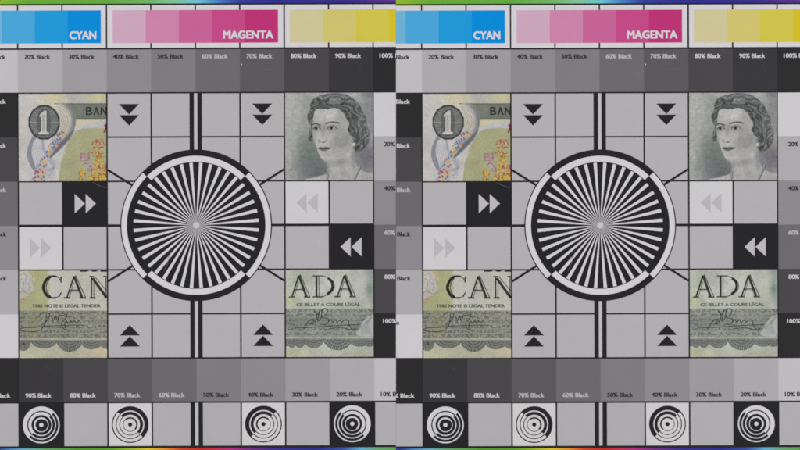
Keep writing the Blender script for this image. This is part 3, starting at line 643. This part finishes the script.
    # --- side columns
    for side in (-1, 1):
        for k, pc in enumerate(([100, 80, 60, 40, 20, 0] if side < 0 else [0, 20, 40, 60, 80, 100])):
            a, b = (-5 * CW, -4 * CW - 0.6) if side < 0 else (4 * CW + 0.6, 5 * CW)
            v1, v0 = 3 * CH - k * CH, 2 * CH - k * CH
            if k == 0: v1 -= 0.6
            if k == 5: v0 += 0.8
            p = piece('grey_patch', [rect(a, b, v0, v1)], B, zt, ink(STEP[pc]), e)
            t = 'White' if pc == 0 else '%d%% Black' % pc; w = {0: 15.2, 100: 29.4}.get(pc, 26.0)
            if side < 0:
                if pc == 0: lettering(t, -216.4, 122.4 - k * CH, w, 4.1, zt + 0.03, label_ink(pc), p)
                else: lettering(t, -189.6, 122.4 - k * CH, w, 4.1, zt + 0.03, label_ink(pc), p, 'R')
            elif pc: lettering(t, 201.2, 122.6 - k * CH, w, 4.1, zt + 0.03, label_ink(pc), p, 'C')
    # --- grid squares
    def square(name, c, r, mat, ga=0.82):
        a, b = (c - 4) * CW + ga, (c - 3) * CW - ga
        v1, v0 = (3 - r) * CH - 0.78, (2 - r) * CH + 0.78
        if c == 3: b = -6.2
        if c == 4: a = 6.2
        if r == 2: v0 += 0.5
        if r == 3: v1 -= 0.5
        return piece(name, [rect(a, b, v0, v1)], B, zt, mat, e)
    for r in range(6):
        for c in range(8):
            if (c < 2 or c > 5) and r not in (2, 3): continue
            if c in (3, 4) and r in (2, 3): continue
            kind = {(1, 2): BLACK, (7, 3): BLACK, (0, 3): WHITE, (6, 2): WHITE}.get((c, r), GREY)
            o = square('arrow_square' if kind != GREY or (c in (2, 5) and r in (0, 5)) else 'grid_square', c, r, ink(kind))
            cu, cv = (c - 3.5) * CW, (2.5 - r) * CH
            if kind != GREY:
                s = 1 if c < 2 else -1; mat = ink((186, 184, 188)) if kind == BLACK else ink((181, 179, 182))
                cu += (-0.4 if c in (0, 7) else 0) * 1.0
                xs = {(1, 2): (-10.2, 0.8), (7, 3): (10.4, -0.6), (0, 3): (-10.3, 0.9), (6, 2): (10.5, -0.5)}[(c, r)]
                for x in xs: piece('arrow', [[(cu + x, cv + 9.6), (cu + x, cv - 9.6), (cu + x + s * 10.2, cv)]], zt, zt + 0.06, mat, o)
            elif c in (2, 5) and r in (0, 5):
                s = -1 if r == 0 else 1
                for y in (5.8, -5.3): piece('arrow', [[(cu - 10, cv + y - s * 5.2), (cu + 10, cv + y - s * 5.2), (cu, cv + y + s * 5.2)]], zt, zt + 0.06, bl, o)
    # slits of the centre line, and the radial bars reaching out of the wheel
    for v0, v1 in ((74, 3 * CH - 0.6), (-3 * CH + 0.7, -74), (-5 * CH + 0.8, -4 * CH - 0.7)):
        piece('centre_slit', [rect(-1.65, 1.65, v0, v1)], B, zt, ink((188, 186, 188)), e)
    for sx in (-1, 1):
        for sy in (-1, 1):
            t = math.radians(32.3); d = np.array((sx * math.cos(t), sy * math.sin(t))); r1 = (2 * CW - 0.7) / math.cos(t)
            piece('diagonal_bar', [q for q in ribbon([tuple(d * 72), tuple(d * r1)], 2.3)], zt, zt + 0.06, bl, e)
    # --- the starburst wheel
    W = piece('starburst_wheel', [circle(0.1, 0, 75.8, 200)], B + 0.1, B + 0.30, bl, e)
    wr = ink((207, 205, 207)); sk = ink((206, 204, 206))
    for q in range(4):
        a0 = -45 + 90 * q
        r0, r1 = ((69.3, 74.7) if q % 2 == 0 else (63.5, 69.5))
        piece('ring_segment', [band_poly(0.1, 0, r0, r1, a0 + 0.3, a0 + 89.7, 60)], B + 0.30, B + 0.36, wr, W)
    for k in range(40):
        t = math.radians(4.5 + 9 * k); d = np.array((math.cos(t), math.sin(t))); nn = np.array((-d[1], d[0]))
        prof = [(2.6, 0.22), (5, 0.40), (9, 0.66), (15, 1.02), (30, 1.95), (62.7, 3.4)]
        L = [tuple(d * r + nn * w / 2 + (0.1, 0)) for r, w in prof]; R_ = [tuple(d * r - nn * w / 2 + (0.1, 0)) for r, w in reversed(prof)]
        piece('spoke', [L + R_], B + 0.30, B + 0.36, sk, W)
    piece('hub', [circle(0.1, 0, 3.1, 32)], B + 0.30, B + 0.38, ink((196, 195, 196)), W)
    # --- bottom row: ring targets between grey squares
    for k in range(-5, 5):
        cu, cv = (k + 0.5) * CW, -4.5 * CH - 0.1
        if k == -4: tgt(e, cu, cv, False, 135)
        elif k == -2: tgt(e, cu, cv, True, 45)
        elif k == 1: tgt(e, cu, cv, True, 135)
        elif k == 3: tgt(e, cu, cv, False, 45)
        else:
            a, b = k * CW + 0.82, (k + 1) * CW - 0.82
            if k == -1: b = -6.2
            if k == 0: a = 6.2
            piece('grid_square', [rect(a, b, -5 * CH + 0.7, -4 * CH - 0.8)], B, zt, ink((173, 172, 174)), e)
    # --- banknote clippings glued on
    build_note('tl', e, 'clipping with a numeral 1 medallion, guilloche ribbon and painted crest')
    build_note('tr', e, 'grey green clipping with an engraved portrait of a woman with wavy hair')
    build_note('bl', e, 'clipping lettered CAN above a signature and a lace border')
    build_note('br', e, 'grey green clipping lettered ADA above a signature and a lace border')
    # --- wear: a hair on the black arrow square, scratches on the wheel, a fleck on the 70% step
    hair = [unrot(x - 196.1, 225.3 - y) for x, y in smooth([(92.5, 182.3), (97, 184.6), (101.5, 186.6), (107, 187.9)], 5)]
    piece('hair', ribbon(hair, 0.7, True), zt, zt + 0.12, ink((84, 82, 88)), e)
    for P, c in (([(171, 252), (167.5, 263), (164, 271)], (104, 102, 104)), ([(167, 260), (169.5, 254)], (96, 94, 96))):
        piece('scratch', ribbon([unrot(x - 196.1, 225.3 - y) for x, y in smooth(P, 5)], 0.45, True), B + 0.36, B + 0.42, ink(c), e)
    for P, c in (([(262, 70.5), (268, 69.2), (275, 68.8)], (104, 102, 105)), ([(232, 74), (236, 76)], (122, 120, 122)), ([(356, 62), (360, 66), (361, 71)], (70, 69, 72)), ([(46, 366), (52, 371)], (72, 71, 74)), ([(318, 240), (321, 247)], (188, 186, 189)), ([(224, 118), (229, 116.5)], (184, 182, 185))):
        piece('scuff', ribbon([unrot(x - 196.1, 225.3 - y) for x, y in smooth(P, 5)], 0.5, True), zt, zt + 0.05, ink(c), e)
    piece('fleck', [[unrot(x - 196.1, 225.3 - y) for x, y in closed([(241.0, 64.2), (241.6, 63.8), (242.1, 64.5), (241.5, 65.3)], 4)]], zt, zt + 0.06, ink((190, 188, 190)), e)
    return e

build_chart(196.1, -5 * CW, 396.0 - 196.1 - 0.06, 'lens test chart with its yellow swatch edge butted against the other chart')
build_chart(600.1, 396.0 - 600.1 + 0.06, 5 * CW, 'lens test chart with its cyan swatch edge butted against the other chart')

# ------------------------------------------------------------------ the surface the charts lie on
bm = bmesh.new(); bmesh.ops.create_cube(bm, size=1)
for v in bm.verts: v.co = (v.co.x * 1.6, v.co.y * 1.0, -0.03 if v.co.z < 0 else 0.0)
bmesh.ops.bevel(bm, geom=bm.edges[:], offset=0.004, segments=2, affect='EDGES')
me = bpy.data.meshes.new('tabletop'); bm.to_mesh(me); bm.free()
tb = link('tabletop', me, ink((120, 118, 118), 'tabletop_grey', mottle=0.08), None); tb['kind'] = 'structure'
